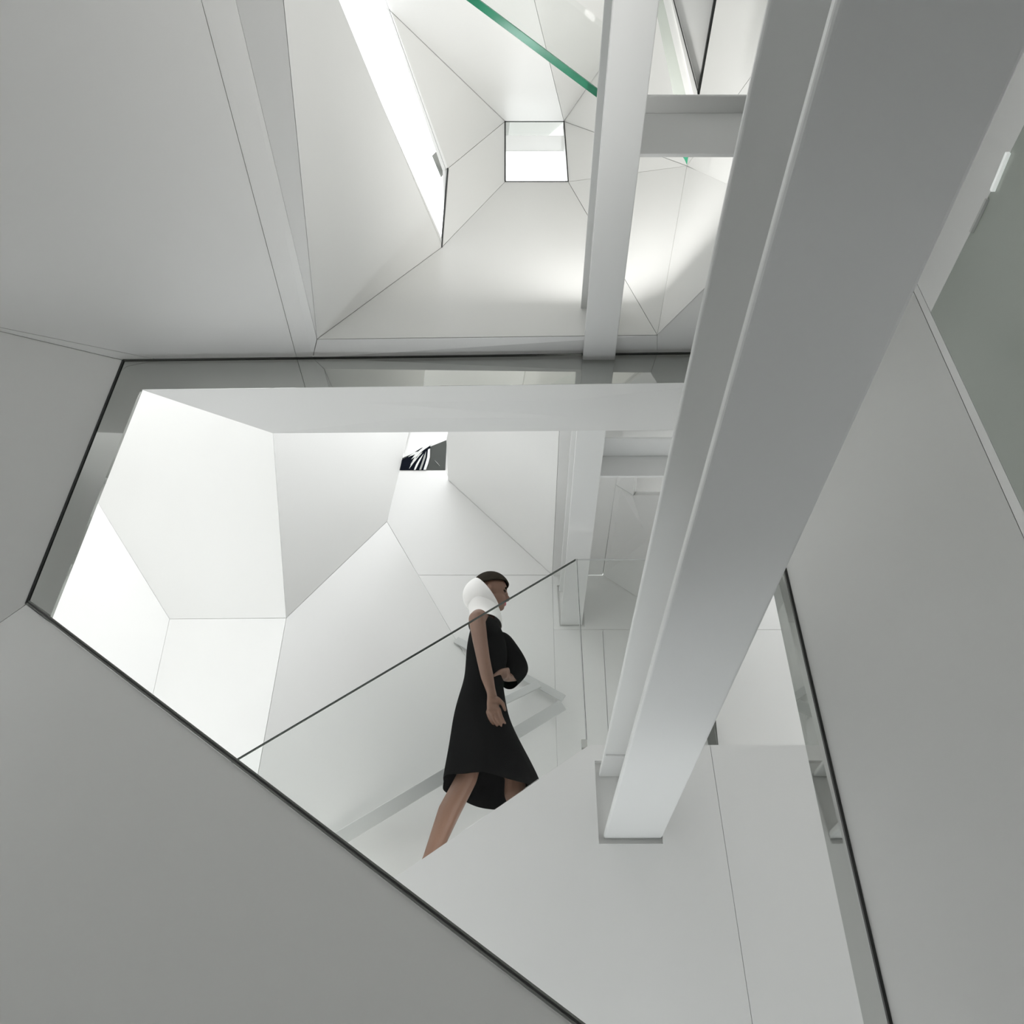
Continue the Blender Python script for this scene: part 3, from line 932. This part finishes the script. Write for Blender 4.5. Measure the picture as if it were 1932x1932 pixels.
loft('dress', [ring(896, 936, 1178, 0.115), ring(888, 946, 1192, 0.145), ring(882, 956, 1220, 0.150), ring(880, 956, 1250, 0.140),
               ring(878, 946, 1283, 0.125), ring(866, 952, 1318, 0.140), ring(856, 958, 1355, 0.155, -0.02, 0.01),
               ring(850, 978, 1395, 0.178, -0.06, 0.02), ring(844, 1000, 1432, 0.215, -0.10, 0.03),
               ring(838, 1018, 1466, 0.235, -0.14, 0.04), ring(833, 1028, 1498, 0.250, -0.17, 0.05)], DR)
loft('shawl', [ring(916, 958, 1176, 0.07), ring(922, 972, 1196, 0.10), ring(930, 986, 1216, 0.11), ring(938, 998, 1238, 0.11), ring(944, 994, 1250, 0.10), ring(946, 974, 1268, 0.08)], DR)
bpy.data.objects['shawl'].location = (0, 0.13, 0)
# hair over the crown and brow, headscarf behind
def shell_part(name, material, r, cuts, c):
    b2 = bmesh.new()
    bmesh.ops.create_uvsphere(b2, u_segments=40, v_segments=28, radius=1.0)
    for co, no in cuts:                                        # keep the side the normal points away from
        bmesh.ops.bisect_plane(b2, geom=b2.verts[:] + b2.edges[:] + b2.faces[:], plane_co=co, plane_no=no, clear_outer=True)
    for v in b2.verts: v.co = HT @ V((v.co.x * r[0] + c[0], v.co.y * r[1], v.co.z * r[2] + c[2])) + hc
    m2 = bpy.data.meshes.new(name); b2.to_mesh(m2); b2.free()
    for p in m2.polygons: p.use_smooth = True
    m2.materials.append(material)
    o = bpy.data.objects.new(name, m2); col.objects.link(o); o.parent = person
    so = o.modifiers.new('thickness', 'SOLIDIFY'); so.thickness = 0.007; so.offset = 1
    return o
shell_part('hair', HD, (0.108, 0.086, 0.112), [((0, 0, 0.12), (0.35, 0, -1.0))], (-0.008, 0, 0.018))
shell_part('headscarf', WH, (0.122, 0.096, 0.112), [((0.14, 0, 0.0), (0.75, 0, 0.66))], (-0.034, 0, -0.022))
loft('scarf_neck', [ring(882, 934, 1138, 0.085), ring(886, 942, 1150, 0.082), ring(888, 945, 1162, 0.085), ring(886, 946, 1174, 0.105), ring(884, 946, 1181, 0.13)], WH, cap=False)
def blob(name, c, r, material):
    b2 = bmesh.new()
    bmesh.ops.create_uvsphere(b2, u_segments=14, v_segments=10, radius=1.0)
    for v in b2.verts: v.co = hc + HT @ (V((v.co.x * r[0], v.co.y * r[1], v.co.z * r[2])) + V(c))
    m2 = bpy.data.meshes.new(name); b2.to_mesh(m2); b2.free()
    for p in m2.polygons: p.use_smooth = True
    m2.materials.append(material)
    o = bpy.data.objects.new(name, m2); col.objects.link(o); o.parent = person
    return o
blob('lips', (0.083, 0, -0.064), (0.011, 0.022, 0.009), LP)
for sy in (-1, 1):
    blob('eye', (0.076, sy * 0.030, 0.002), (0.010, 0.013, 0.007), HD)
    blob('eyebrow', (0.084, sy * 0.032, 0.020), (0.006, 0.016, 0.004), HD)
# shoes
for a in (a1, a2):
    b2 = bmesh.new()
    bmesh.ops.create_uvsphere(b2, u_segments=20, v_segments=12, radius=1.0)
    for v in b2.verts:
        c = v.co
        w = 0.040 * (1.0 - 0.25 * max(0, c.x) - 0.1 * max(0, -c.x))
        zz = c.z * (0.036 if c.x > 0 else 0.040)
        v.co = a + V((0.055 + c.x * 0.125, c.y * w, max(zz - 0.045, -ankz + 0.001)))
    m2 = bpy.data.meshes.new('shoe'); b2.to_mesh(m2); b2.free()
    for p in m2.polygons: p.use_smooth = True
    m2.materials.append(BK)
    o = bpy.data.objects.new('shoe', m2); col.objects.link(o); o.parent = person

finish_shells()
